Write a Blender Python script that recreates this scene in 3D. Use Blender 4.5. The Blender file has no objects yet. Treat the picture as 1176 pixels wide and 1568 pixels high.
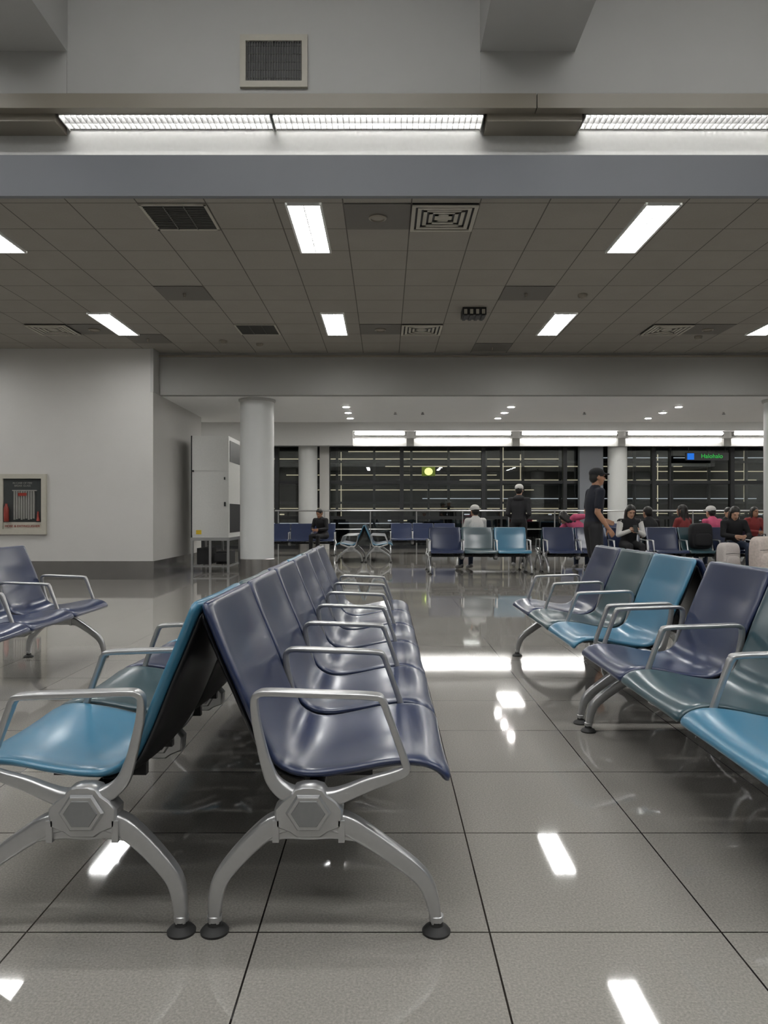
import bpy, bmesh, math, random
import numpy as np
from mathutils import Vector, Matrix
random.seed(4)
S = bpy.context.scene
S.view_settings.view_transform = 'Standard'

# ------------------------------------------------------------------ materials
def mat(name, col, rough=.5, metal=0., nscale=30., namt=.06, bump=0., bscale=200., coat=0., spec=.5):
    m = bpy.data.materials.new(name); m.use_nodes = True
    nt = m.node_tree; N = nt.nodes; L = nt.links
    b = N['Principled BSDF']
    tc = N.new('ShaderNodeTexCoord')
    nz = N.new('ShaderNodeTexNoise'); nz.inputs['Scale'].default_value = nscale
    nz.inputs['Detail'].default_value = 3
    L.new(tc.outputs['Object'], nz.inputs['Vector'])
    mx = N.new('ShaderNodeMix'); mx.data_type = 'RGBA'
    mx.inputs[6].default_value = tuple(c*(1-namt) for c in col[:3])+(1,)
    mx.inputs[7].default_value = tuple(min(1, c*(1+namt)) for c in col[:3])+(1,)
    L.new(nz.outputs['Fac'], mx.inputs[0]); L.new(mx.outputs[2], b.inputs['Base Color'])
    b.inputs['Roughness'].default_value = rough
    b.inputs['Metallic'].default_value = metal
    b.inputs['Coat Weight'].default_value = coat
    b.inputs['Coat Roughness'].default_value = .18
    b.inputs['Specular IOR Level'].default_value = spec
    if bump > 0:
        n2 = N.new('ShaderNodeTexNoise'); n2.inputs['Scale'].default_value = bscale
        L.new(tc.outputs['Object'], n2.inputs['Vector'])
        bp = N.new('ShaderNodeBump'); bp.inputs['Strength'].default_value = bump
        bp.inputs['Distance'].default_value = .002
        L.new(n2.outputs['Fac'], bp.inputs['Height']); L.new(bp.outputs['Normal'], b.inputs['Normal'])
    return m

def emis(name, col, strength):
    m = bpy.data.materials.new(name); m.use_nodes = True
    nt = m.node_tree; nt.nodes.clear()
    e = nt.nodes.new('ShaderNodeEmission'); o = nt.nodes.new('ShaderNodeOutputMaterial')
    e.inputs[0].default_value = tuple(col)+(1,); e.inputs[1].default_value = strength
    nt.links.new(e.outputs[0], o.inputs[0]); return m

def tiled(name, col, joint, x0, y0, sx, sy, mortar, rough, namt, nscale, bump=0., spec=.5):
    m = bpy.data.materials.new(name); m.use_nodes = True
    nt = m.node_tree; N = nt.nodes; L = nt.links
    b = N['Principled BSDF']; b.inputs['Specular IOR Level'].default_value = spec
    g = N.new('ShaderNodeNewGeometry')
    mp = N.new('ShaderNodeMapping'); mp.vector_type = 'POINT'
    mp.inputs['Location'].default_value = (-x0+sx*60, -y0+sy*60, 0)
    L.new(g.outputs['Position'], mp.inputs['Vector'])
    br = N.new('ShaderNodeTexBrick'); br.offset = 0; br.squash = 1
    br.inputs['Scale'].default_value = 1; br.inputs['Mortar Size'].default_value = mortar
    br.inputs['Mortar Smooth'].default_value = 0
    br.inputs['Brick Width'].default_value = sx; br.inputs['Row Height'].default_value = sy
    br.inputs['Color1'].default_value = tuple(c*.97 for c in col[:3])+(1,)
    br.inputs['Color2'].default_value = tuple(c*1.03 for c in col[:3])+(1,)
    br.inputs['Mortar'].default_value = joint
    L.new(mp.outputs[0], br.inputs['Vector'])
    nz = N.new('ShaderNodeTexNoise'); nz.inputs['Scale'].default_value = nscale
    nz.inputs['Detail'].default_value = 4; nz.inputs['Roughness'].default_value = .7
    L.new(g.outputs['Position'], nz.inputs['Vector'])
    mr = N.new('ShaderNodeMapRange'); mr.inputs[1].default_value = .3; mr.inputs[2].default_value = .7
    mr.inputs[3].default_value = 1-namt; mr.inputs[4].default_value = 1+namt
    L.new(nz.outputs['Fac'], mr.inputs[0])
    mx = N.new('ShaderNodeVectorMath'); mx.operation = 'SCALE'
    L.new(br.outputs['Color'], mx.inputs[0]); L.new(mr.outputs[0], mx.inputs['Scale'])
    L.new(mx.outputs[0], b.inputs['Base Color'])
    n3 = N.new('ShaderNodeTexNoise'); n3.inputs['Scale'].default_value = 3
    L.new(g.outputs['Position'], n3.inputs['Vector'])
    m2 = N.new('ShaderNodeMapRange'); m2.inputs[3].default_value = rough*.75; m2.inputs[4].default_value = rough*1.3
    L.new(n3.outputs['Fac'], m2.inputs[0]); L.new(m2.outputs[0], b.inputs['Roughness'])
    if bump:
        bp = N.new('ShaderNodeBump'); bp.inputs['Strength'].default_value = bump; bp.inputs['Distance'].default_value = .002
        iv = N.new('ShaderNodeMath'); iv.operation = 'SUBTRACT'; iv.inputs[0].default_value = 1
        L.new(br.outputs['Fac'], iv.inputs[1]); L.new(iv.outputs[0], bp.inputs['Height'])
        L.new(bp.outputs['Normal'], b.inputs['Normal'])
    return m

M = {}
M['floor'] = tiled('polished_floor_tile', (.262,.25,.228), (.015,.013,.012,1), .27, .12, .6, .6, .0024, .042, .28, 160, .25, .85)
M['tileceil'] = tiled('ceiling_tile', (.285,.265,.235), (.10,.09,.08,1), -.38, 6.65-6.6, .615, .6, .006, .8, .05, 60, .6)
M['wallw'] = mat('wall_paint_white', (.52,.51,.49,1), .6, nscale=3, namt=.03, bump=.1)
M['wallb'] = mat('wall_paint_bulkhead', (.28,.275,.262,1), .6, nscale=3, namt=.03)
M['wallg'] = mat('wall_paint_grey', (.42,.42,.41,1), .55, nscale=3, namt=.03, bump=.1)
M['fascia'] = mat('fascia_paint', (.165,.175,.197,1), .5, nscale=3, namt=.02)
M['slotw'] = mat('cove_white', (.6,.6,.59,1), .5)
M['slotg'] = mat('cove_grey', (.2,.2,.2,1), .5)
M['ceilw'] = mat('ceiling_white', (.88,.88,.87,1), .6, nscale=2, namt=.02)
M['brown'] = mat('trim_tan', (.24,.215,.175,1), .4, nscale=4)
M['steel'] = mat('steel_skirting', (.42,.41,.40,1), .22, .9, nscale=6, namt=.1)
M['dark'] = mat('dark_metal', (.02,.02,.022,1), .45, .2)
M['greyslat'] = mat('vent_slat_grey', (.10,.10,.09,1), .5)
M['black'] = mat('black_plastic', (.008,.008,.010,1), .35, 0)
M['rubber'] = mat('black_rubber', (.015,.015,.015,1), .6)
M['alu'] = mat('cast_aluminium', (.46,.465,.47,1), .30, .8, nscale=80, namt=.05, bump=.05, bscale=500)
M['aluD'] = mat('cast_aluminium_recess_shade', (.25,.255,.26,1), .45, .6, nscale=80)
M['navy'] = mat('seat_navy', (.014,.025,.072,1), .30, 0, nscale=400, namt=.1, bump=.05, bscale=900, coat=.35)
M['teal'] = mat('seat_grey_green', (.024,.060,.075,1), .30, 0, nscale=400, namt=.1, bump=.05, bscale=900, coat=.35)
M['sky'] = mat('seat_light_blue', (.045,.175,.28,1), .30, 0, nscale=400, namt=.08, bump=.05, bscale=900, coat=.35)
M['lamp'] = emis('lamp_panel', (1,.995,.98), 38)
M['lampH'] = emis('lamp_high', (1,.995,.98), 44)
M['lampS'] = emis('lamp_slot', (1,.985,.96), 30)
M['lampC'] = emis('lamp_cove', (1,.98,.94), 30)
M['lampU'] = emis('lamp_cove_uplight', (1,.98,.94), 30)
M['lampFill'] = emis('lamp_bay_fill', (1,.98,.94), 20)  # fill for the panels added above the window bay
M['lampD'] = emis('lamp_down', (1,.98,.94), 200)
M['white'] = mat('white_enamel', (.7,.7,.68,1), .35)
M['cream'] = mat('cream_frame', (.42,.40,.34,1), .45)
M['col'] = mat('column_paint', (.60,.61,.60,1), .4, nscale=3, namt=.02)
M['frame'] = mat('window_frame_dark', (.035,.037,.04,1), .4, .4)
M['asphalt'] = mat('asphalt', (.02,.02,.02,1), .7)

# ------------------------------------------------------------------ mesh builder
class MB:
    def __init__(s): s.v = []; s.f = []; s.m = []
    def add(s, vs, fs, mi=0):
        o = len(s.v); s.v += [tuple(v) for v in vs]
        s.f += [tuple(i+o for i in f) for f in fs]; s.m += [mi]*len(fs)
    def box(s, x0, x1, y0, y1, z0, z1, mi=0):
        s.add([(x0,y0,z0),(x1,y0,z0),(x1,y1,z0),(x0,y1,z0),(x0,y0,z1),(x1,y0,z1),(x1,y1,z1),(x0,y1,z1)],
              [(0,3,2,1),(4,5,6,7),(0,1,5,4),(1,2,6,5),(2,3,7,6),(3,0,4,7)], mi)
    def rings(s, R, mi=0, cap=True, closed=False):
        n = len(R[0]); vs = [p for r in R for p in r]; fs = []
        K = len(R)
        for i in range(K if closed else K-1):
            a = i*n; b = ((i+1) % K)*n
            for j in range(n):
                k = (j+1) % n; fs.append((a+j, a+k, b+k, b+j))
        if cap and not closed:
            fs.append(tuple(range(n-1,-1,-1))); fs.append(tuple((K-1)*n+j for j in range(n)))
        s.add(vs, fs, mi)
    def lathe(s, c, prof, n=24, mi=0):
        s.rings([[(c[0]+r*math.cos(2*math.pi*j/n), c[1]+r*math.sin(2*math.pi*j/n), c[2]+z) for j in range(n)] for r, z in prof], mi)
    def tube(s, pts, r, n=8, mi=0):
        pts = [Vector(p) for p in pts]; R = []
        for i, p in enumerate(pts):
            t = (pts[min(i+1,len(pts)-1)]-pts[max(i-1,0)]).normalized()
            u = t.cross(Vector((0,0,1)))
            if u.length < .01: u = t.cross(Vector((0,1,0)))
            u.normalize(); w = t.cross(u)
            R.append([p+u*r*math.cos(2*math.pi*j/n)+w*r*math.sin(2*math.pi*j/n) for j in range(n)])
        s.rings(R, mi)
    def sellip(s, c, r, e=.5, mi=0, nu=24, nv=14, rot=None):
        sg = lambda x, p: math.copysign(abs(x)**p, x)
        R = []
        for i in range(nv+1):
            a = -math.pi/2*.995+math.pi*.995*i/nv; ring = []
            for j in range(nu):
                b = 2*math.pi*j/nu
                p = Vector((r[0]*sg(math.cos(a),e)*sg(math.cos(b),e), r[1]*sg(math.cos(a),e)*sg(math.sin(b),e), r[2]*sg(math.sin(a),e)))
                if rot: p = rot @ p
                ring.append(p+Vector(c))
            R.append(ring)
        s.rings(R, mi)
    def mesh(s, name, mats, smooth=False, ang=35):
        me = bpy.data.meshes.new(name); me.from_pydata(s.v, [], s.f)
        for m in mats: me.materials.append(M[m] if isinstance(m, str) else m)
        me.polygons.foreach_set('material_index', s.m)
        bm = bmesh.new(); bm.from_mesh(me); bmesh.ops.recalc_face_normals(bm, faces=bm.faces); bm.to_mesh(me); bm.free()
        if smooth:
            me.shade_smooth(); me.set_sharp_from_angle(angle=math.radians(ang))
        me.update(); return me

def obj(name, me, loc=(0,0,0), rotz=0, parent=None):
    o = bpy.data.objects.new(name, me); S.collection.objects.link(o)
    o.location = loc; o.rotation_euler = (0,0,rotz)
    if parent: o.parent = parent
    return o
def empty(name, loc=(0,0,0), rotz=0):
    e = obj(name, None, loc, rotz); e.empty_display_size = .1; return e
def boxo(name, b, m):
    mb = MB(); cx=(b[0]+b[1])/2; cy=(b[2]+b[3])/2; cz=(b[4]+b[5])/2
    mb.box(b[0]-cx,b[1]-cx,b[2]-cy,b[3]-cy,b[4]-cz,b[5]-cz)
    return obj(name, mb.mesh(name,[m]), (cx,cy,cz))

# ------------------------------------------------------------------ room shell
XL, XR, YB, YW = -12., 14., -7., 24.
YF = 6.5            # upper wall plane
YC = 12.76; YLW = 12.45; XC = -3.9; YS = 15.7; XB = -8.
boxo('floor', (XL,XR,YB,YW+.1,-.1,0), 'floor')
boxo('wall_left', (XL-.15,XL,YB,YLW,0,6.7), 'wallg')
boxo('wall_right', (XR,XR+.15,YB,YW,0,6.7), 'wallg')
boxo('wall_rear', (XL,XR,YB-.15,YB,0,6.7), 'wallg')
boxo('wall_front_left', (XL,XC,YLW,YLW+.2,0,3.88), 'wallw')
boxo('wall_return', (XC-.2,XC,YLW+.2,YS,0,3.88), 'wallw')
boxo('wall_bay_back', (XB,XC-.2,YS-.2,YS,0,4.05), 'wallw')
boxo('wall_bay_left', (XB-.15,XB,YS-.2,YW,0,4.05), 'wallw')
boxo('ceiling_high', (XL,XR,YB,YF+.4,6.6,6.75), 'ceilw')
boxo('ceiling_tiled', (XL,XR,YF+.06,YC+.1,3.881,3.95), 'tileceil')
boxo('ceiling_lower', (XC,XR,YC+.14,16.4,3.152,3.25), 'ceilw')
boxo('ceiling_step', (XB,XR,16.4,16.5,3.152,4.05), 'ceilw')
boxo('ceiling_lower_side', (XB,XC,YS,16.4,3.152,3.25), 'ceilw')
boxo('ceiling_window_bay', (XB,XR,16.5,YW,4.0,4.1), 'ceilw')
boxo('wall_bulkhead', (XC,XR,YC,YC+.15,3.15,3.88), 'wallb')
boxo('trim_1', (XC-.02,XR,YC-.03,YC,3.80,3.83), 'brown')
boxo('trim_2', (XC-.04,XC+.01,YLW-.02,YLW+.3,3.15,3.88), 'wallg')
# upper wall with light slot
boxo('wall_upper', (XL,XR,YF,YF+.3,4.75,6.6), 'wallg')
boxo('wall_fascia', (XL,XR,YF,YF+.055,3.88,4.24), 'fascia')
boxo('wall_slot_sill', (XL,XR,YF+.055,YF+.3,4.14,4.20), 'slotg')
boxo('wall_slot_back', (XL,XR,YF+.3,YF+.4,4.14,6.6), 'slotw')
mb = MB()
xs = [XL,-8.1,-3.4,1.32,6.0,10.7,XR]
for a, b in zip(xs[:-1], xs[1:]): mb.box(a+.004,b-.004,YF-.05,YF+.045,4.625,4.752)
mb.box(XL,XR,YF+.045,YF+.3,4.72,4.75)
FX = [(-12.0+.4)]+[-7.56,-2.90,1.76,6.45]
g0 = XL
for x0 in FX+[XR]:
    x0_ = x0-.02 if x0 < XR else XR
    if x0_-g0 > .05: mb.box(g0,x0_,YF+.045,YF+.3,4.56,4.72)
    g0 = x0+3.78+.02
obj('trim_light_shelf', mb.mesh('trim_light_shelf',['brown']))
# beams over the near zone
for x in (-7.65,-3.2,1.245,5.7,10.15):
    mb = MB(); mb.box(-.415,.415,YB,YF,5.14,6.6); mb.box(-.41,.41,YF-.012,YF-.001,4.75,5.14)
    obj('ceiling_beam', mb.mesh('ceiling_beam',['wallg']), (x,0,0))
# slot fixtures: two tubes in a white louvred trough
def slot_fix(x0, x1):
    mb = MB(); n = 2; w = (x1-x0)/n; y0, y1 = YF+.05, YF+.29
    for i in range(n):
        a = x0+i*w+.008; b = x0+(i+1)*w-.008
        mb.box(a,b,y0,y1,4.705,4.721,1)
        mb.box(a,b,y0,y0+.006,4.618,4.71,1); mb.box(a,b,y1-.006,y1,4.618,4.71,1)
        mb.box(a,a+.008,y0,y1,4.600,4.71,1); mb.box(b-.008,b,y0,y1,4.600,4.71,1)
        mb.box(a,b,YF+.168,YF+.172,4.606,4.662,2)
        for y in (YF+.11,YF+.23): mb.tube([(a+.02,y,4.683),(b-.02,y,4.683)], .014, 8, 0)
        k = int((b-a)/.052)
        for j in range(1,k):
            x = a+(b-a)*j/k; mb.box(x-.002,x+.002,y0+.006,y1-.006,4.606,4.664,2)
    obj('slot_light_fixture', mb.mesh('slot_light_fixture',['lampS','white','slotg']))
for x0 in FX: slot_fix(x0, x0+3.78)
# window bulkhead with light cove
Y2 = 22.9
mb = MB()
mb.box(XB,XR,Y2,Y2+.35,3.69,4.0); mb.box(XB,XR,Y2+.28,Y2+.36,3.24,4.0); mb.box(XB,-1.0,Y2-.001,Y2+.3,3.24,3.70)
segs = [(-.95,.6)]+[(.95+3.29*k, .95+3.29*k+2.94) for k in range(4)]
obj('wall_bulkhead_cove', mb.mesh('wall_bulkhead_cove',['slotw']))
mb = MB()
for a, b in segs: mb.box(b+.06,b+.29,Y2+.16,Y2+.28,3.24,3.69)  # grey blocks added in place of the dimmer gaps between cove lights
mb.box(-1.0,XR,Y2+.10,Y2+.13,3.47,3.52)
obj('cove_trim_and_gap_shade', mb.mesh('cove_trim_and_gap_shade',['wallb']))
for a, b in segs:
    mb = MB(); mb.tube([(a,Y2+.18,3.45),(b,Y2+.18,3.45)],.014,8,0); mb.box(a,b,Y2+.14,Y2+.24,3.466,3.48,1)
    mb.tube([(a,Y2+.06,3.62),(b,Y2+.06,3.62)],.016,8,2); mb.box(a,b,Y2+.09,Y2+.10,3.56,3.68,1)
    obj('cove_light_fixture', mb.mesh('cove_light_fixture',['lampC','white','lampU']))
# skirting
boxo('baseboard_front_left', (XL,XC+.012,YLW-.015,YLW-.001,0,.31), 'steel')
boxo('baseboard_return', (XC+.001,XC+.015,YLW,YS,0,.31), 'steel')
boxo('baseboard_left', (XL+.001,XL+.015,YB,YLW-.02,0,.31), 'steel')
boxo('baseboard_right', (XR-.015,XR-.001,YB,YW,0,.31), 'steel')

# ------------------------------------------------------------------ columns
for x, y in ((-2.30,13.3),(7.12,13.3),(-2.46,23.58),(7.38,23.58)):
    top = 3.15 if y < 16 else 3.998
    e = empty('round_column', (x,y,0))
    mb = MB(); mb.lathe((0,0,0), [(.30,.0),(.30,top)], 48)
    obj('shaft', mb.mesh('shaft',['col'],True), parent=e)
    mb = MB(); mb.lathe((0,0,0), [(.318,0),(.318,.30),(.305,.31)], 48)
    obj('kick_plate', mb.mesh('kick_plate',['steel'],True), parent=e)
    mb = MB(); mb.lathe((0,0,0), [(.305,top-.05),(.33,top-.03),(.33,top)], 48)
    obj('capital', mb.mesh('capital',['wallg'],True), parent=e)

# ------------------------------------------------------------------ windows
glass = bpy.data.materials.new('window_glass'); glass.use_nodes = True
nt = glass.node_tree; nt.nodes.clear()
o_ = nt.nodes.new('ShaderNodeOutputMaterial'); mx_ = nt.nodes.new('ShaderNodeMixShader')
tr = nt.nodes.new('ShaderNodeBsdfTransparent'); tr.inputs[0].default_value = (.75,.78,.78,1)
gl = nt.nodes.new('ShaderNodeBsdfGlossy'); gl.inputs['Roughness'].default_value = .015; gl.inputs[0].default_value = (.9,.93,.92,1)
fr = nt.nodes.new('ShaderNodeFresnel'); fr.inputs[0].default_value = 1.8
nt.links.new(fr.outputs[0], mx_.inputs[0]); nt.links.new(tr.outputs[0], mx_.inputs[1]); nt.links.new(gl.outputs[0], mx_.inputs[2]); nt.links.new(mx_.outputs[0], o_.inputs[0])
mull = [XB,-5.9,-3.5,-1.84,.53,3.17,5.8,8.67,11.2,13.95]
mb = MB()
for x in mull: mb.box(x-.06,x+.06,YW-.1,YW+.1,.0,3.4)
for z in (0.05,1.0,2.15,3.33): mb.box(mull[0],mull[-1],YW-.06,YW+.06,z-.05,z+.05)
for x in (3.75, 9.2): mb.box(x-.03,x+.03,YW-.07,YW+.07,0,3.4)
obj('window_frame', mb.mesh('window_frame',['frame']))
for i, (a, b) in enumerate(zip(mull[:-1], mull[1:])):
    boxo('window_%d' % (i+1), (a+.06,b-.06,YW-.006,YW+.006,.1,3.28), glass)
boxo('wall_window_pier', (6.2,6.95,YW-.35,YW-.12,0,3.99), 'fascia')
boxo('wall_window_head', (XB,XR,YW-.1,YW+.1,3.4,4.1), 'wallg')
boxo('wall_window_jamb', (-2.1,-1.80,YW-.3,YW-.12,0,3.99), 'wallw')
# guard rail
YR = Y2-.05
mb = MB(); mb.tube([(-3.4,YR,1.22),(13.8,YR,1.22)], .025, 10)
mb.tube([(-3.4,YR,.65),(13.8,YR,.65)], .015, 8)
for i in range(13): mb.tube([(-3.3+1.42*i,YR,0),(-3.3+1.42*i,YR,1.22)], .02, 8)
obj('guard_rail', mb.mesh('guard_rail',['alu'],True))
# outside
boxo('ground_apron', (-80,120,YW+.3,160,-3.2,-3.0), 'asphalt')
M['strip'] = emis('painted_reflection_warm', (1,.86,.6), .8); M['stripc'] = emis('painted_reflection_cool', (.9,.93,1), .7)  # glowing streaks painted in place of lamp reflections in the glass
M['bframe'] = mat('backdrop_frame', (.10,.10,.10,1), .6)
mb = MB(); mb.box(-30,60,60,75,-3,9,0)  # made-up front that carries the painted reflection streaks
for z, a, b in ((6.2,-3,8),(5.6,-20,14),(5.0,0,24),(4.3,-8,9),(3.9,6,30),(3.1,-6,12),(2.4,3,30),(5.7,16,34),(.4,-14,3),(4.6,22,40),(1.6,-10,18),(1.2,10,36)):
    mb.box(a,b,59.9,60,z,z+.06,1 if random.random()<.6 else 2)
for x, z0, z1 in ((-3.6,1,6.2),(2,3.9,6.2),(9.5,1,7),(10.9,.5,6),(22,1,6),(29,2,6.3)):
    mb.box(x,x+.05,59.9,60,z0,z1,1)
for i in range(30): mb.box(-28+3*i,-27.8+3*i,59.7,60,-3,9,3)
for z in (-.9,2.0,3.5,5.3,6.6): mb.box(-30,60,59.75,60,z,z+.18,3)
for k in range(60):
    x = random.uniform(-15,40); z = random.choice((-.6,-.1,.6,1.1)); mb.box(x,x+random.uniform(.1,.5),59.9,60,z,z+.1,random.choice((1,2)))
obj('reflection_backdrop', mb.mesh('reflection_backdrop',['asphalt','strip','stripc','bframe']))
mb = MB(); mb.tube([(0,0,-3),(0,0,3.2)], .06, 8, 0)
mb.sellip((0,-.05,3.44), (.22,.10,.2), 1, 1); mb.box(-.36,.36,.0,.08,3.2,3.7,2)  # glowing box behind the lamp stands in for its halo
obj('floodlight_mast', mb.mesh('floodlight_mast',['dark',emis('flood_lamp',(.85,1,.25),3),emis('painted_halo',(.35,.45,.03),.5)]), (2.33,40,0))

# ------------------------------------------------------------------ ceiling fittings
ZC = 3.879
mb = MB()
mb.box(-.15,.15,-.6,.6,-.012,-.004,0)
for a in ((-.165,-.145,-.615,.615),(.145,.165,-.615,.615)): mb.box(*a,-.022,0,1)
for a in ((-.165,.165,-.615,-.595),(-.165,.165,.595,.615)): mb.box(*a,-.022,0,1)
mb.box(-.005,.005,-.6,.6,-.02,-.010,1)
for i in range(1,16): mb.box(-.146,.146,-.6+i*.075-.0025,-.6+i*.075+.0025,-.02,-.011,1)
TR = mb.mesh('ceiling_troffer', ['lamp','white'])
for k in range(-3,5):
    for y in (7.25,10.85):
        if XL+.3 < -.735+3.23*k < XR-.3: obj('ceiling_troffer', TR, (-.735+3.23*k, y, ZC))
def panel(name, lm, a, b):
    mb = MB(); mb.box(-a,a,-b,b,-.05,-.04,0); c = a+.03; d = b+.03
    for q in ((-c,-a,-d,d),(a,c,-d,d),(-c,c,-d,-b),(-c,c,b,d)): mb.box(*q,-.07,0,1)
    return mb.mesh(name, [lm,'white'])
HB = panel('high_ceiling_light','lampH',1.75,.10); BL = panel('added_bay_light','lampFill',.3,1.2)
for x in (-5.4,-1.0,3.45,7.9):
    for y in (-3.2,.2,3.2): obj('high_ceiling_light', HB, (x,y,6.6))
for x in (-5.5,-.8,3.4,7.6,11.8): obj('added_bay_light', BL, (x,19.6,4.0))  # unseen panels added to brighten the bay, out of view

def cell(i, j):
    return -.38+.615*i, 6.65+.6*j
M['panelD'] = mat('access_panel', (.14,.13,.115,1), .6)
mb = MB()
for k in range(5):
    a = .30-.055*k; z = -.014+.003*k
    for s_ in ((-a,a,-a,-a+.034),(-a,a,a-.034,a),(-a,-a+.034,-a,a),(a-.034,a,-a,a)): mb.box(*s_,z-.012,z,0)
mb.box(-.3,.3,-.3,.3,-.003,-.001,1); mb.box(-.05,.05,-.05,.05,-.012,-.002,0)
DF = mb.mesh('ceiling_diffuser',['cream','dark'])
mb = MB(); mb.box(-.28,.28,-.28,.28,-.003,-.001,1)
for s_ in ((-.305,.305,-.3,-.275),(-.305,.305,.275,.3),(-.305,-.28,-.3,.3),(.28,.305,-.3,.3)): mb.box(*s_,-.014,0,0)
for i in range(14): mb.box(-.28,.28,-.27+i*.04,-.262+i*.04,-.016,-.003,2)
for i in (1,2): mb.box(-.28+.187*i-.004,-.28+.187*i+.004,-.28,.28,-.017,-.003,2)
GR = mb.mesh('return_air_grille',['cream','dark','greyslat'])
mb = MB(); mb.box(-.3,.3,-.295,.295,-.006,0,0); mb.lathe((0,0,0),[(.085,-.004),(.085,-.018),(.065,-.026),(.06,-.014),(.02,-.014)],28,1)
SP = mb.mesh('ceiling_speaker_panel',['panelD','brown'],True)
mb = MB(); mb.box(-.3,.3,-.295,.295,-.005,0,0); mb.lathe((0,0,0),[(.02,-.004),(.02,-.03),(.01,-.05)],16,1)
AP = mb.mesh('ceiling_access_panel',['panelD','brown'],True)
def cc(me, name, i, j):
    x, y = cell(i,j); obj(name, me, (x+.3075, y+.3, ZC))
for i, j in ((1,0),(1,7),(7,7),(-8,7),(14,0)): cc(DF,'ceiling_diffuser',i,j)
for i, j in ((-3,0),(-3,7),(12,7),(-9,0)): cc(GR,'return_air_grille',i,j)
for i, j in ((0,0),(0,7),(8,7),(-7,7)): cc(SP,'ceiling_speaker_panel',i,j)
for i, j in ((-4,4),(3,4),(3,9),(-6,8)): cc(AP,'ceiling_access_panel',i,j)
mb = MB(); mb.lathe((0,0,0),[(.06,0),(.06,-.02),(.045,-.045),(.015,-.055)],24)
SD = mb.mesh('smoke_detector',['brown'],True)
for x, y in ((2.5,9.4),(-2.05,12.1),(-2.6,11.9),(4.9,11.6)): obj('smoke_detector', SD, (x,y,ZC))
mb = MB(); mb.box(-.16,.16,-.13,.13,-.10,0,0)
for i in range(4): mb.box(-.14+.08*i,-.10+.08*i,-.15,-.13,-.09,-.03,1); mb.box(-.14+.08*i,-.10+.08*i,-.15,.13,-.115,-.10,0)
obj('ceiling_camera_box', mb.mesh('ceiling_camera_box',['dark','cream']), (1.2,10.1,ZC))
mb = MB(); mb.lathe((0,0,0),[(.060,-.004),(.0602,-.012)],24,0); mb.lathe((0,0,0),[(.088,0),(.088,-.008),(.062,-.008),(.062,-.001)],24,1)
DL = mb.mesh('downlight',['lampD','white'])
for x in (-.75,2.4,5.6,8.8):
    for y in (14.15,14.96,15.8): obj('downlight', DL, (x,y,3.152))
mb = MB(); mb.lathe((0,0,0),[(.02,0),(.02,-.03),(.035,-.035),(.03,-.045)],16)
SK = mb.mesh('fire_sprinkler',['steel'],True)
for x, y in ((.75,14.9),(4.0,14.9),(6.8,14.9),(.2,14.9)): obj('fire_sprinkler', SK, (x,y,3.152))
# wall air vent
e = empty('wall_air_vent', (-.975,YF,5.05))
mb = MB()
for a in ((-.295,-.245,-.23,.23),(.245,.295,-.23,.23),(-.245,.245,-.23,-.175),(-.245,.245,.175,.23)): mb.box(a[0],a[1],-.03,-.001,a[2],a[3])
obj('vent_frame', mb.mesh('vent_frame',['cream']), parent=e)
mb = MB(); mb.box(-.245,.245,-.006,-.002,-.175,.175,0)
for i in range(22): mb.box(-.235+.0223*i,-.230+.0223*i,-.022,-.006,-.175,.175,1)
for i in range(5): mb.box(-.245,.245,-.010,-.006,-.14+.07*i,-.137+.07*i,1)
obj('vent_louvres', mb.mesh('vent_louvres',['dark','greyslat']), parent=e)

# ------------------------------------------------------------------ fire cabinet
def text(name, body, size, loc, m, parent=None, rot=(math.pi/2,0,0)):
    c = bpy.data.curves.new(name,'FONT'); c.body = body; c.size = size; c.extrude = .001; c.align_x='CENTER'
    c.materials.append(m); o = bpy.data.objects.new(name,c); S.collection.objects.link(o)
    o.location = loc; o.rotation_euler = rot
    if parent: o.parent = parent
    return o
M['red'] = mat('red_paint', (.24,.03,.02,1), .35)
M['cabglass'] = mat('cabinet_glass_dark', (.05,.055,.055,1), .08)
M['canvas'] = mat('hose_canvas', (.22,.215,.20,1), .8)
e = empty('fire_hose_cabinet', (-6.08,YLW,1.265))
mb = MB(); mb.box(-.40,.40,-.012,-.001,-.505,.505,0)
for a in ((-.40,-.32,-.505,.505),(.32,.40,-.505,.505),(-.32,.32,.43,.505),(-.32,.32,-.505,-.42)): mb.box(a[0],a[1],-.05,-.012,a[2],a[3],0)
mb.box(-.32,.32,-.03,-.012,-.42,-.30,0)
obj('cabinet_frame', mb.mesh('cabinet_frame',['cream']), parent=e)
mb = MB(); mb.box(-.32,.32,-.02,-.012,-.30,.43,0)
obj('cabinet_interior', mb.mesh('cabinet_interior',['cabglass']), parent=e)
mb = MB(); mb.lathe((-.25,-.07,-.29),[(.035,0),(.04,.02),(.04,.20),(.03,.25),(.02,.27),(.02,.30)],20,0)
for i in range(9):
    x = -.14+.04*i; mb.box(x,x+.028,-.05,-.022,-.26+.01*(i%3),.22,1)
mb.box(-.16,.24,-.055,-.02,.22,.24,1); mb.lathe((.27,-.05,-.28),[(.03,0),(.02,.05),(.012,.16)],14,0)
mb.box(-.06,.08,-.06,-.052,.14,.19,2)
obj('hose_and_extinguisher', mb.mesh('hose_and_extinguisher',['red','canvas','red'],True), parent=e)
text('cabinet_label','HOSE & EXTINGUISHER',.056,(0,-.034,-.385),M['red'],e)
text('cabinet_notice','IN CASE OF FIRE\nBREAK GLASS',.045,(0,-.03,.34),M['canvas'],e)

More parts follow.
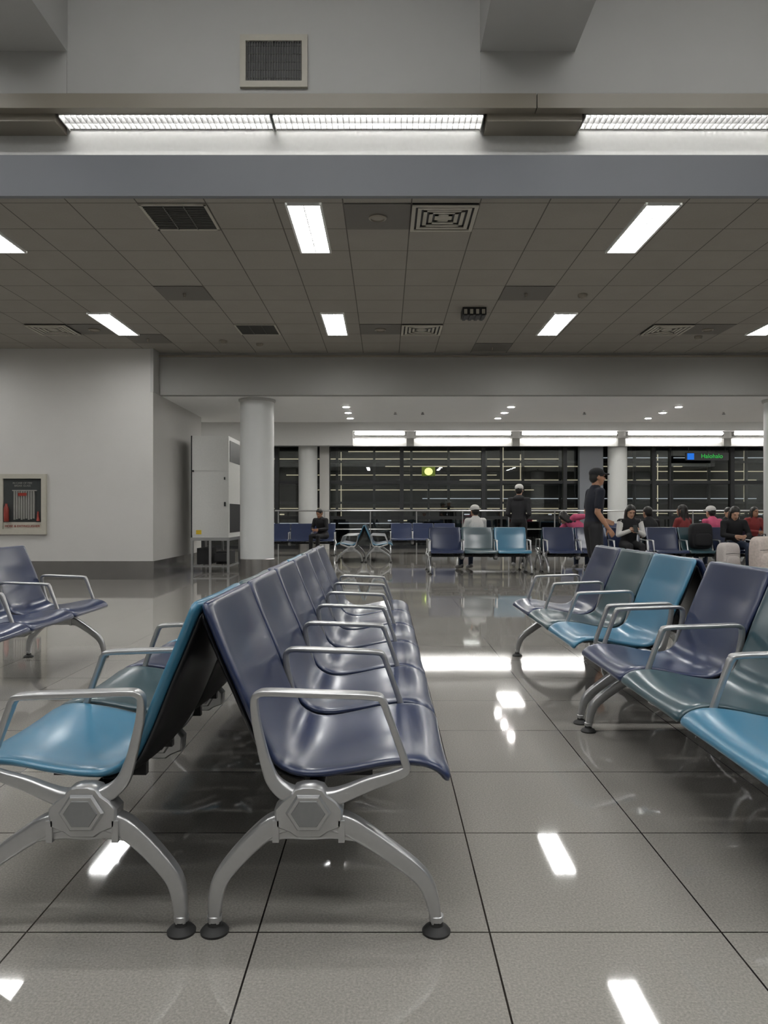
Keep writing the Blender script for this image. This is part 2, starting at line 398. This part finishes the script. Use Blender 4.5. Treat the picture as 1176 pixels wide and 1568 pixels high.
# ------------------------------------------------------------------ equipment cabinet on stand
e = empty('equipment_cabinet', (-3.31,14.55,0))
mb = MB(); mb.box(-.35,.35,-.55,.55,.66,2.58,0); mb.box(-.34,.34,-.562,-.55,1.92,2.56,0); mb.box(-.34,.34,-.562,-.55,.70,1.90,0)
mb.box(-.356,-.335,-.57,-.54,.66,2.58,1); mb.box(.352,.358,-.45,.5,2.1,2.5,1); mb.box(.352,.358,-.45,.5,.75,1.3,1)
mb.box(.27,.30,-.59,-.56,1.25,1.33,1); mb.box(-.35,-.30,-.59,-.56,1.9,1.93,1); mb.box(.27,.29,-.59,-.56,1.75,1.80,1)
obj('cabinet_body', mb.mesh('cabinet_body',['white','dark']), parent=e)
mb = MB(); mb.box(-.37,.37,-.57,.57,.60,.66,0)
for x in (-.34,.0,.34):
    for y in (-.54,.54): mb.box(x-.02,x+.02,y-.02,y+.02,0,.6,0)
for y in (-.54,.54): mb.box(-.34,.34,y-.015,y+.015,.10,.13,0)
for x in (-.34,.34): mb.box(x-.015,x+.015,-.54,.54,.10,.13,0)
mb.box(-.30,-.05,-.35,.2,.14,.45,1); mb.box(.06,.30,-.3,.3,.14,.38,1); mb.box(.04,.28,-.4,-.3,.2,.35,1)
obj('cabinet_stand', mb.mesh('cabinet_stand',['alu','dark']), parent=e)
mb = MB(); mb.box(-.26,-.16,-.568,-.562,.72,.80)
obj('cabinet_sticker', mb.mesh('cabinet_sticker',[mat('sticker_yellow',(.7,.5,.03,1),.5)]), parent=e)

# illuminated shop sign hanging in front of the glass
e = empty('lit_shop_sign', (10.05,Y2+.45,2.93))
mb = MB(); mb.box(-.6,.75,-.03,.03,-.12,.12,0); mb.tube([(-.5,0,.12),(-.5,0,1.05)],.01,6,0); mb.tube([(.65,0,.12),(.65,0,1.05)],.01,6,0)
obj('sign_box', mb.mesh('sign_box',['dark']), parent=e)
mb = MB(); mb.box(-.55,-.34,-.04,-.03,-.10,.10)
obj('sign_icon', mb.mesh('sign_icon',[emis('sign_blue',(.03,.2,.8),.9)]), parent=e)
text('sign_text','Halohalo',.19,(.22,-.04,-.05),emis('sign_green',(.05,.6,.1),.8),e)

# ------------------------------------------------------------------ bench seating
def catmull(P, k=6):
    P = [Vector(p) for p in P]; out = []
    Q = [P[0]*2-P[1]]+P+[P[-1]*2-P[-2]]
    for i in range(1,len(Q)-2):
        for j in range(k):
            t = j/k; a,b,c,d = Q[i-1],Q[i],Q[i+1],Q[i+2]
            out.append(.5*((2*b)+(-a+c)*t+(2*a-5*b+4*c-d)*t*t+(-a+3*b-3*c+d)*t**3))
    out.append(P[-1]); return out
PROF = [(.664,.390),(.654,.412),(.632,.432),(.595,.447),(.545,.452),(.47,.444),(.38,.426),(.305,.415),(.25,.419),(.207,.445),(.180,.492),
        (.152,.555),(.117,.64),(.080,.725),(.046,.805),(.024,.858)]
def shell(us, ue, hwf, th, off, dish, mi, mb, rc=(.02,.03), K=5):
    C = catmull([(x,z,0) for x,z in PROF], K)
    A = [0]
    for a, b in zip(C[:-1], C[1:]): A.append(A[-1]+(b-a).length)
    T = A[-1]
    def at(s):
        for i in range(len(A)-1):
            if A[i+1] >= s: break
        t = (s-A[i])/(A[i+1]-A[i]); p = C[i].lerp(C[i+1],t)
        i0=max(i-1,0); i1=min(i+2,len(C)-1); tg=(C[i1]-C[i0]).normalized()
        return p, Vector((tg.y,-tg.x,0))
    s0, s1 = us*T, ue*T; Ls = s1-s0
    st = [0,.0015,.005,.011,.02,.032]; n = 44
    ss = st+[.032+(Ls-.064)*i/n for i in range(1,n)]+[Ls-x for x in reversed(st)]
    sv = [-1,-.992,-.975,-.94,-.86,-.7,-.5,-.25,0,.25,.5,.7,.86,.94,.975,.992,1]
    R = []
    for s in ss:
        p, nn = at(s0+s)
        u = (s0+s)/T
        hw = hwf(u); d = min(s, Ls-s); r = rc[0] if s < Ls/2 else rc[1]
        if d < r: hw = hw-r+math.sqrt(max(0,r*r-(r-d)**2))
        e = min(1, d/.012); tf = max(.12, math.sqrt(max(0,1-(1-e)**2)))
        h = th/2*tf; ring = []
        dd = dish*min(1, .25+d/.2)
        for sgn, seq in ((1, sv), (-1, sv[-2:0:-1])):
            for q in seq:
                nz = sgn*h*math.sqrt(max(0,1-abs(q)**14)) if abs(q) < 1 else 0
                o = off - th/2 + nz - dd*(1-q*q)
                ring.append((p.x+nn.x*o, q*hw, p.y+nn.y*o))
        R.append(ring)
    mb.rings(R, mi)
def hwf(u):
    if u < .08: return .302
    if u < .2: return .302-.014*(u-.08)/.12
    if u < .30: return .288
    if u < .45: return .288-.010*math.sin((u-.30)/.15*math.pi/2)
    if u < .6: return .278+.010*(u-.45)/.15
    return .288+.013*min(1,(u-.60)/.2)
mb = MB(); shell(0,1,hwf,.030,0,.024,0,mb); SEAT = mb.mesh('seat_pad',['navy'],True,60)
mb = MB(); shell(.44,.975,lambda u: hwf(u)-.022,.020,-.027,.026,0,mb)
shell(.10,.46,lambda u: hwf(u)-.05,.02,-.027,.022,0,mb)
BACK = mb.mesh('seat_shell_back',['black'],True,60)

def sweep(mb, pts, W, D, y0=0, mi=0, n=20, k=6, e=.42):
    P3 = catmull([(x,z,w) for (x,z),w in zip(pts,W)], k)
    D3 = catmull([(d,0,0) for d in D], k)
    R = []; sg = lambda x: math.copysign(abs(x)**e, x)
    for i, p in enumerate(P3):
        t = P3[min(i+1,len(P3)-1)]-P3[max(i-1,0)]; t = Vector((t.x,t.y)).normalized(); nn = Vector((-t.y,t.x))
        w = p.z/2; d = D3[i].x/2
        R.append([(p.x+nn.x*w*sg(math.cos(2*math.pi*j/n)), y0+d*sg(math.sin(2*math.pi*j/n)), p.y+nn.y*w*sg(math.cos(2*math.pi*j/n))) for j in range(n)])
    mb.rings(R, mi)
def prism(mb, poly, y0, y1, ch=.006, mi=0, c=None):
    cx = sum(p[0] for p in poly)/len(poly); cz = sum(p[1] for p in poly)/len(poly)
    r = max(math.hypot(p[0]-cx,p[1]-cz) for p in poly); f = 1-ch/r
    sc = [(cx+(x-cx)*f, cz+(z-cz)*f) for x, z in poly]
    mb.rings([[(x,y0,z) for x,z in sc],[(x,y0+ch,z) for x,z in poly],[(x,y1-ch,z) for x,z in poly],[(x,y1,z) for x,z in sc]], mi)
HX, HZ = .289, .318
def armframe():
    mb = MB()
    pts = [(.300,.350),(.345,.350),(.385,.362),(.445,.386),(.505,.405),(.537,.421),(.534,.447),(.512,.51),(.488,.575),(.477,.600),(.452,.612),(.30,.618),(.185,.622),(.156,.617),(.146,.600),(.150,.55),(.163,.49),(.176,.44),(.196,.392),(.235,.360),(.285,.350)]
    W = [.045,.042,.038,.034,.028,.024,.020,.018,.018,.018,.017,.017,.017,.018,.020,.022,.024,.028,.036,.042,.045]
    D = [.05,.045,.036,.03,.026,.024,.022,.024,.030,.036,.044,.046,.044,.036,.030,.024,.022,.022,.028,.045,.05]
    sweep(mb, pts, W, D)
    hub = [(-.085,-.035),(-.088,.01),(-.07,.03),(-.048,.045),(-.036,.062),(-.015,.068),(.015,.068),(.036,.062),(.048,.045),(.07,.03),(.088,.01),(.085,-.035),(.05,-.048),(.03,-.062),(-.03,-.062),(-.05,-.048)]
    prism(mb, [(HX+x,HZ+z) for x,z in hub], -.030, .030, .006)
    hexo = [(HX+.058*math.cos(math.pi/3*i), HZ+.004+.052*math.sin(math.pi/3*i)) for i in range(6)]
    prism(mb, hexo, -.040, .040, .006)
    hexi = [(HX+.044*math.cos(math.pi/3*i), HZ+.004+.038*math.sin(math.pi/3*i)) for i in range(6)]
    prism(mb, hexi, -.0425, .0425, .002, 1)  # raised hexagon, with the shade of a recess put into its colour
    return mb.mesh('arm_frame',['alu','aluD'],True,40)
def legframe():
    mb = MB()
    sweep(mb, [(.289,.290),(.235,.292),(.195,.280),(.150,.245),(.103,.197),(.066,.150),(.051,.112),(.045,.07),(.043,.028)],
          [.045,.050,.054,.050,.046,.043,.040,.034,.028],[.05,.05,.048,.044,.042,.04,.038,.034,.03])
    sweep(mb, [(.289,.290),(.345,.292),(.39,.280),(.445,.247),(.505,.206),(.562,.162),(.592,.126),(.608,.080),(.617,.028)],
          [.045,.050,.054,.050,.046,.043,.040,.034,.028],[.05,.05,.048,.044,.042,.04,.038,.034,.03])
    sweep(mb, [(.17,.255),(.23,.262),(.289,.260),(.35,.262),(.41,.255)],[.03,.03,.03,.03,.03],[.04]*5)
    for x in (.205,.373): mb.box(x-.008,x+.008,-.03,.03,.245,.30)
    for x in (.043,.617):
        mb.lathe((x,0,0),[(.015,.03),(.019,.032),(.019,.045),(.012,.05)],18,0)
        mb.lathe((x,0,0),[(.036,0),(.037,.006),(.030,.014),(.018,.020),(.016,.032)],28,1)
    return mb.mesh('leg_frame',['alu','rubber'],True,40)
ARM = armframe(); LEG = legframe(); PITCH = .615
BEAMS = {}
def bench(x, y, rotz, cols, legs=None):
    n = len(cols); e = empty('waiting_area_bench', (x,y,0), rotz)
    if n not in BEAMS:
        mb = MB(); prism_r = [(.03*math.cos(a)*1.0, .026*math.sin(a)) for a in [math.pi/8+math.pi/4*i for i in range(8)]]
        mb.rings([[(HX+p[0], yy, HZ+.012+p[1]) for p in prism_r] for yy in (-.01, n*PITCH+.01)])
        for k in range(n):
            for q in (.18,.435): mb.box(HX-.1,HX+.16,(k*PITCH+q)-.012,(k*PITCH+q)+.012,HZ+.03,HZ+.068)
        BEAMS[n] = mb.mesh('support_rail',['dark'])
    obj('support_rail', BEAMS[n], parent=e)
    legs = legs or (0, n)
    for k in range(n+1):
        obj('arm_frame_%d' % (k+1), ARM, (0,k*PITCH,0), parent=e)
        if k in legs: obj('leg_frame_%d' % (k+1), LEG, (0,k*PITCH,0), parent=e)
    for k, c in enumerate(cols):
        s = obj('seat_%d' % (k+1), SEAT, (0,(k+.5)*PITCH,0), parent=e)
        s.material_slots[0].link = 'OBJECT'; s.material_slots[0].material = M[c]
        obj('seat_shell_%d' % (k+1), BACK, (0,(k+.5)*PITCH,0), parent=e)
    return e
PI = math.pi
Yn = 1.92; L6 = 6*PITCH
bench(-.485, Yn, 0, ['navy']*6, (0,3,6))
bench(-.485, Yn+L6, PI, ['navy','teal','sky','navy','teal','sky'], (0,3,6))
L3 = 3*PITCH
bench(1.63, 3.70, PI, ['navy','teal','sky']); bench(1.63, 5.69, PI, ['navy','teal','sky'])
bench(1.63, 1.855, 0, ['sky','navy','teal']); bench(1.63, 3.845, 0, ['navy','navy','teal'])
bench(-2.76, 3.8, 0, ['navy','navy','navy'])
A0 = 14.1; UA, UB, UC = .82, 2.97, 4.92
bench(UA, A0, -PI/2, ['navy','teal','sky']); bench(UB, A0, -PI/2, ['navy','navy','navy']); bench(UC, A0, -PI/2, ['navy','teal','navy'])
for x in (UA,UB,UC): bench(x+L3, A0, PI/2, ['navy','sky','teal'])
bench(-.485, 16.9, 0, ['sky','teal','navy']); bench(-.485, 16.9+L3, PI, ['navy','teal','sky'])
bench(.15, 21.2, -PI/2, ['navy','navy','navy']); bench(-3.2, 20.3, -PI/2, ['navy','navy','navy'])
bench(5.0, 21.2, -PI/2, ['navy','sky','navy']); bench(7.6, 17.6, -PI/2, ['sky','navy','navy'])

# ------------------------------------------------------------------ people
def R3(yaw=0, pitch=0, roll=0):
    return (Matrix.Rotation(yaw,3,'Z') @ Matrix.Rotation(pitch,3,'X') @ Matrix.Rotation(roll,3,'Y'))
class Prims:
    def __init__(s): s.P = []
    def cap(s, a, b, ra, rb, lab): s.P.append(('c',Vector(a),Vector(b),ra,rb,lab))
    def ell(s, c, r, lab, rot=None): s.P.append(('e',Vector(c),Vector(r),rot or Matrix.Identity(3),None,lab))
    def mesh(s, name, voxel, labels, mats, smooth_it=3):
        mb = MB()
        for p in s.P:
            if p[0] == 'c':
                a, b, ra, rb = p[1:5]; ax = b-a; L_ = max(ax.length,1e-4); t = ax/L_
                u = t.orthogonal().normalized(); w = t.cross(u); R = []; N = 14
                for k in range(1,6):
                    an = -PI/2+PI/2*k/6; R.append((a+t*ra*math.sin(an), ra*math.cos(an)))
                R.append((a,ra)); R.append((b,rb))
                for k in range(1,6):
                    an = PI/2*k/6; R.append((b+t*rb*math.sin(an), rb*math.cos(an)))
                mb.rings([[c+u*r*math.cos(2*PI*j/N)+w*r*math.sin(2*PI*j/N) for j in range(N)] for c, r in R])
            else: mb.sellip(p[1], p[2], 1, 0, 18, 12, p[3])
        me = mb.mesh(name+'_src',[])
        o = bpy.data.objects.new('tmp', me); S.collection.objects.link(o)
        md = o.modifiers.new('r','REMESH'); md.mode='VOXEL'; md.voxel_size = voxel; md.adaptivity = 0
        sm = o.modifiers.new('s','SMOOTH'); sm.iterations = smooth_it; sm.factor = .5
        dg = bpy.context.evaluated_depsgraph_get(); dg.update()
        out = bpy.data.meshes.new_from_object(o.evaluated_get(dg)); out.name = name
        bpy.data.objects.remove(o)
        nf = len(out.polygons); C = np.empty(nf*3); out.polygons.foreach_get('center', C); C = C.reshape(-1,3)
        best = np.full(nf, 1e9); idx = np.zeros(nf, dtype=np.int32)
        for p in s.P:
            if p[0] == 'c':
                a = np.array(p[1]); b = np.array(p[2]); ab = b-a; t = np.clip(((C-a)@ab)/max(ab@ab,1e-9),0,1)
                d = np.linalg.norm(C-a-t[:,None]*ab,axis=1)-(p[3]+(p[4]-p[3])*t)
            else:
                q = (C-np.array(p[1]))@np.array(p[3]); r = np.array(p[2]); kq = np.linalg.norm(q/r,axis=1)
                d = (kq-1)*r.min()
            li = labels.index(p[5]); m_ = d < best-1e-6; best[m_] = d[m_]; idx[m_] = li
        out.materials.clear()
        for m in mats: out.materials.append(m)
        out.polygons.foreach_set('material_index', idx); out.shade_smooth(); out.update()
        return out
SK1 = mat('skin_tan', (.36,.19,.115,1), .5); SK2 = mat('skin_light', (.48,.28,.19,1), .5)
HAIR = mat('hair_black', (.008,.007,.006,1), .45, nscale=200, namt=.4)
EYE = mat('eye_dark', (.03,.02,.016,1), .2); LIP = mat('lips', (.3,.09,.07,1), .5)
def cloth(n, c): return mat('cloth_'+n, c+(1,), .85, nscale=40, namt=.12, bump=.3, bscale=60)
CB = cloth('black',(.010,.010,.012)); CW = cloth('white',(.6,.59,.57)); CR = cloth('red',(.22,.03,.03)); CP = cloth('pink',(.6,.10,.20))
CD = cloth('denim',(.03,.045,.08)); CG = cloth('grey',(.02,.02,.023)); SHOE = cloth('shoe',(.25,.25,.25)); CN = cloth('navy',(.007,.009,.018))
def hand(w, d, nrm, side):
    P = Prims(); d = d.normalized(); nrm = (nrm-d*nrm.dot(d)).normalized(); sd = d.cross(nrm)*side
    for o in (-.024,-.008,.008,.024): P.cap(w+d*.01+sd*o*.7, w+d*.082+sd*o, .013,.012,'skin')
    for o, L_ in ((.028,.072),(.010,.080),(-.009,.074),(-.026,.058)):
        p = w+d*.085+sd*o; a = .2
        for k, f in enumerate((.45,.30,.25)):
            q = p+(d*math.cos(a)+nrm*math.sin(a))*L_*f; P.cap(p,q,.0085-.0008*k,.0078-.0008*k,'skin'); p = q; a += .42
    p = w+d*.022+sd*.026; q = p+(d*.62+sd*.7+nrm*.3).normalized()*.042; r = q+(d*.85+sd*.25+nrm*.4).normalized()*.032
    P.cap(p,q,.012,.010,'skin'); P.cap(q,r,.010,.008,'skin'); return P
def person(name, loc, yaw, J, top=CB, bot=CB, skin=SK1, sleeve='long', leg='long', hair='short', cap=None, hp=0., hy=0., shoes=SHOE, slim=1., hood=False, slv=None):
    P = Prims(); V = {k: Vector(v) for k, v in J.items()}; SL = 'slv' if slv else 'top'
    path = [V['pel'],V['wai'],V['che'],V['nec']]
    rad = [(.165*slim,.122),(.146*slim,.110),(.176*slim,.122),(.085,.07)]
    for i in range(3):
        for j in range(14):
            t = j/14; c = path[i].lerp(path[i+1],t)
            tt = t**1.8 if i == 2 else (1-math.cos(PI*t))/2
            r = [rad[i][k]+(rad[i+1][k]-rad[i][k])*tt for k in (0,1)]
            P.ell(c,(r[0],r[1],.07),'bot' if (i==0 and j<6) else 'top')
    H = V['head']; HR = R3(hy, -hp)
    def h(x,y,z): return H+HR@Vector((x,y,z))
    P.cap(V['nec']-Vector((0,0,.02)), h(0,-.02,-.06), .057,.052,'skin')
    P.ell(h(0,-.012,.03),(.074,.094,.088),'skin',HR); P.ell(h(0,.022,-.035),(.058,.068,.082),'skin',HR)
    P.ell(h(0,.052,-.085),(.030,.030,.024),'skin',HR)
    P.cap(h(0,.088,.012), h(0,.104,-.022), .010,.015,'skin'); P.ell(h(0,.075,.032),(.05,.02,.012),'skin',HR)
    for s_ in (-1,1): P.ell(h(.078*s_,-.012,-.01),(.010,.020,.032),'skin',HR)
    P.ell(h(0,-.022,.045),(.084,.098,.086),'hair',HR); P.ell(h(0,-.06,-.005),(.076,.055,.072),'hair',HR)
    if hair == 'long':
        for s_ in (-1,0,1): P.cap(h(.05*s_,-.06,0), V['nec']+HR@Vector((.065*s_,-.06,-.08)), .045,.03,'hair')
        for s_ in (-1,1): P.cap(h(.07*s_,.0,.03), h(.075*s_,-.01,-.12), .024,.02,'hair')
    if cap:
        P.ell(h(0,-.015,.058),(.091,.108,.080),'cap',HR)
        P.ell(h(0,.11,.045),(.068,.065,.015),'cap',HR)
    if hood:
        P.ell(V['nec']+Vector((0,-.08,-.02)),(.12,.06,.055),'top'); P.ell(V['nec']+Vector((0,-.02,.01)),(.10,.09,.045),'top')
    for s_ in 'LR':
        sh, el, wr = V['sh'+s_],V['el'+s_],V['wr'+s_]
        P.cap(V['nec']-Vector((0,0,.045)), sh, .058,.060,'top')
        if sleeve == 'long':
            P.cap(sh,el,.060,.048,SL); P.cap(el,wr,.047,.036,SL); P.cap(wr,wr+(wr-el).normalized()*.03,.026,.024,'skin')
        else:
            m_ = sh.lerp(el,.72); P.cap(sh,m_,.062,.055,'top'); P.cap(m_,el,.043,.040,'skin'); P.cap(el,el.lerp(wr,.35),.041,.039,'skin'); P.cap(el.lerp(wr,.35),wr+(wr-el).normalized()*.02,.039,.025,'skin')
        hi, kn, an, to = V['hip'+s_],V['kn'+s_],V['an'+s_],V['to'+s_]
        if leg == 'long':
            P.cap(hi,kn,.092,.062,'bot'); P.cap(kn,an,.060,.046,'bot')
        else:
            m_ = hi.lerp(kn,.86); P.cap(hi,m_,.098,.085,'bot'); P.cap(m_,kn,.058,.056,'skin'); P.cap(kn,kn.lerp(an,.3),.055,.060,'skin'); P.cap(kn.lerp(an,.3),an,.060,.038,'skin')
        P.cap(an+Vector((0,0,-.02)),to,.045,.036,'shoe'); P.cap(an+Vector((0,0,-.045))-(to-an).normalized()*.04,to,.04,.034,'shoe')
    labels = ['skin','top','bot','hair','cap','shoe','slv']
    body = P.mesh('body', .010, labels, [skin,top,bot,HAIR,cap or HAIR,shoes,slv or top], 4)
    e = empty(name, loc, yaw); obj('body', body, parent=e)
    for s_, sg in (('L',-1),('R',1)):
        wr, el = V['wr'+s_],V['el'+s_]; d = (V['hd'+s_] if 'hd'+s_ in V else (wr-el)).normalized()
        nrm = V['hn'+s_] if 'hn'+s_ in V else Vector((-sg,0.2,0))
        hm = hand(wr+(wr-el).normalized()*.01, d, nrm, -sg if nrm.z>-.5 else sg).mesh('hand_'+s_, .0045, ['skin'], [skin], 1)
        obj('hand_'+s_, hm, parent=e)
    mb = MB()
    for s_ in (-1,1): mb.sellip(h(.030*s_,.084,.008),(.010,.006,.0045),1,0,12,8,HR)
    mb.sellip(h(0,.087,-.056),(.020,.007,.005),1,1,12,8,HR)
    for s_ in (-1,1): mb.sellip(h(.030*s_,.093,.028),(.017,.004,.003),1,2,10,6,HR)
    obj('face_features', mb.mesh('face_features',[EYE,LIP,HAIR],True), parent=e)
    return e
def stand(lean=0.):
    return dict(pel=(0,0,.94),wai=(0,lean*.3,1.07),che=(0,lean*.7,1.27),nec=(0,lean,1.45),head=(0,.03+lean*1.1,1.60),
      shL=(-.185,lean,1.395),shR=(.185,lean,1.395),elL=(-.225,-.03,1.11),elR=(.225,-.03,1.11),wrL=(-.22,.08,.88),wrR=(.22,.08,.88),
      hipL=(-.09,0,.90),hipR=(.09,0,.90),knL=(-.10,.02,.49),knR=(.10,.02,.49),anL=(-.105,-.02,.095),anR=(.105,-.02,.095),toL=(-.12,.13,.037),toR=(.12,.13,.037))
def sit(lean=0., side=0.):
    return dict(pel=(0,0,.54),wai=(side*.25,.02+lean*.25,.66),che=(side*.65,.03+lean*.7,.86),nec=(side,.03+lean,1.03-.25*lean),head=(side*1.1,.06+lean*1.25,1.17-.35*lean),
      shL=(-.18+side,.03+lean,.98-.25*lean),shR=(.18+side,.03+lean,.98-.25*lean),elL=(-.23+side*.5,.10+lean*.8,.72),elR=(.23+side*.5,.10+lean*.8,.72),
      wrL=(-.10+side*.3,.33+lean*.4,.70),wrR=(.10+side*.3,.33+lean*.4,.70),
      hipL=(-.09,.03,.53),hipR=(.09,.03,.53),knL=(-.11,.44,.52),knR=(.11,.44,.52),anL=(-.11,.46,.095),anR=(.11,.46,.095),toL=(-.12,.61,.037),toR=(.12,.61,.037))
J = stand(.03); J.update(elR=(.215,-.03,1.12),wrR=(.19,.13,.91),elL=(-.22,.0,1.12),wrL=(-.13,.20,1.02),knL=(-.10,.06,.49),anL=(-.105,.05,.095),toL=(-.12,.20,.037))
person('standing_man', (2.86,10.2,0), -PI/2+.12, J, CN, CB, SK1, 'short','shorts', cap=CB, shoes=CB)
J = stand(.04); J.update(wrL=(-.12,.22,1.0),wrR=(.12,.22,1.0))
person('standing_person_in_hoodie', (2.77,15.4,0), -.35, J, CG, CB, SK2, cap=CW, hood=True)
FY = A0-.33; BY = A0+.33
def sx(u, k): return u+(k+.5)*PITCH
person('seated_person_in_white_cap', (sx(UA,1)+.05,BY+.02,0), .4, sit(.04), CW, CD, SK1, cap=CW)
J = sit(.08); J.update(wrL=(-.05,.30,.80),wrR=(.06,.30,.80))
w = person('seated_woman', (sx(UB,2),FY,0), PI, J, CB, CB, SK2, hair='long', hp=.4, slv=CW)
mb = MB(); mb.box(-.037,.037,-.004,.004,-.075,.075,0); mb.box(-.033,.033,.004,.0048,-.07,.07,1)
PH = obj('smartphone_in_hands', mb.mesh('smartphone_in_hands',['black','cabglass']), (0.0,.42,.84), parent=w); PH.rotation_euler = (.6,0,0)
J = sit(.10,-.28); J.update(head=(-.44,.16,1.03),nec=(-.32,.12,1.0),shL=(-.36,.24,.92),shR=(-.26,.0,1.05),elL=(-.50,.28,.75),elR=(-.02,.12,1.06),wrL=(-.40,.36,.62),wrR=(-.22,.30,.98))
person('slumped_person_in_pink', (sx(UB,1)+.05,BY,0), 0, J, CP, CD, SK2, hair='long', hp=.5)
person('seated_person_in_red', (sx(UC,1),BY,0), .6, sit(.02), CR, CD, SK1, hair='long')
person('seated_person_in_black', (sx(UC,0),BY,0), .3, sit(.12), CB, CB, SK1, hair='short')
person('seated_person_in_pale_cap', (sx(UC,2),BY,0), .3, sit(.10), CP, CD, SK2, cap=CW)
person('leaning_person_in_jacket', (sx(UC,2),FY,0), PI-.1, sit(.16,.05), CB, CD, SK2, hair='long', hp=.5)
person('seated_traveller', (sx(-3.2,2),20.3-.33,0), PI-.5, sit(.12), CB, CB, SK1, hair='short', hp=.4)
person('seated_person_in_grey', (sx(7.6,0),17.6-.33,0), PI, sit(.10), CG, CD, SK2, hair='short', hp=.3)
person('seated_person_in_crimson', (sx(7.6,1),17.6-.33,0), PI+.2, sit(.05), CR, CB, SK1, hair='long')

# bags
def backpack(name, loc, rotz, m, w=.16, d=.11, hh=.22):
    e = empty(name, loc, rotz)
    mb = MB(); mb.sellip((0,0,hh),(w,d,hh),.45,0); mb.sellip((0,-d*.85,hh*.72),(w*.78,d*.45,hh*.5),.5,0)
    mb.tube([(-.03,0,hh*2-.01),(-.025,0,hh*2+.035),(.025,0,hh*2+.035),(.03,0,hh*2-.01)],.009,8,1)
    for s_ in (-1,1): mb.tube(catmull([(s_*w*.5,d*.9,hh*1.8),(s_*w*.6,d*1.45,hh*1.3),(s_*w*.65,d*1.3,hh*.6),(s_*w*.6,d*.9,hh*.25)]),.014,8,1)
    mb.tube([(-w*.75,-d*.95,hh*1.35),(0,-d*1.02,hh*1.38),(w*.75,-d*.95,hh*1.35)],.004,6,1)
    obj('bag_body', mb.mesh('bag_body',[m,'rubber'],True), parent=e)
backpack('black_backpack', (sx(UC,1),FY-.02,.455), 0, CB, .2,.13,.24)
FL = mat('fluffy_cream', (.55,.48,.44,1), .95, nscale=25, namt=.3, bump=1., bscale=40)
backpack('plush_backpack', (6.50,12.72,0.0), .1, FL, .22,.16,.36)
backpack('white_travel_bag', (6.05,13.08,0.0), .2, cloth('ivory',(.5,.46,.44)), .18,.13,.30)

# ------------------------------------------------------------------ world + camera
w = bpy.data.worlds.new('night'); S.world = w; w.use_nodes = True
w.node_tree.nodes['Background'].inputs[0].default_value = (.01,.012,.018,1); w.node_tree.nodes['Background'].inputs[1].default_value = .3
cam = bpy.data.cameras.new('camera'); co = bpy.data.objects.new('camera', cam); S.collection.objects.link(co)
cam.sensor_fit = 'VERTICAL'; cam.sensor_height = 36; cam.lens = 26.06
cam.shift_x = -.0013; cam.shift_y = .0032; cam.clip_end = 400; cam.clip_start = .02
co.location = (0,0,1.08); co.rotation_euler = (PI/2,0,0)
S.camera = co
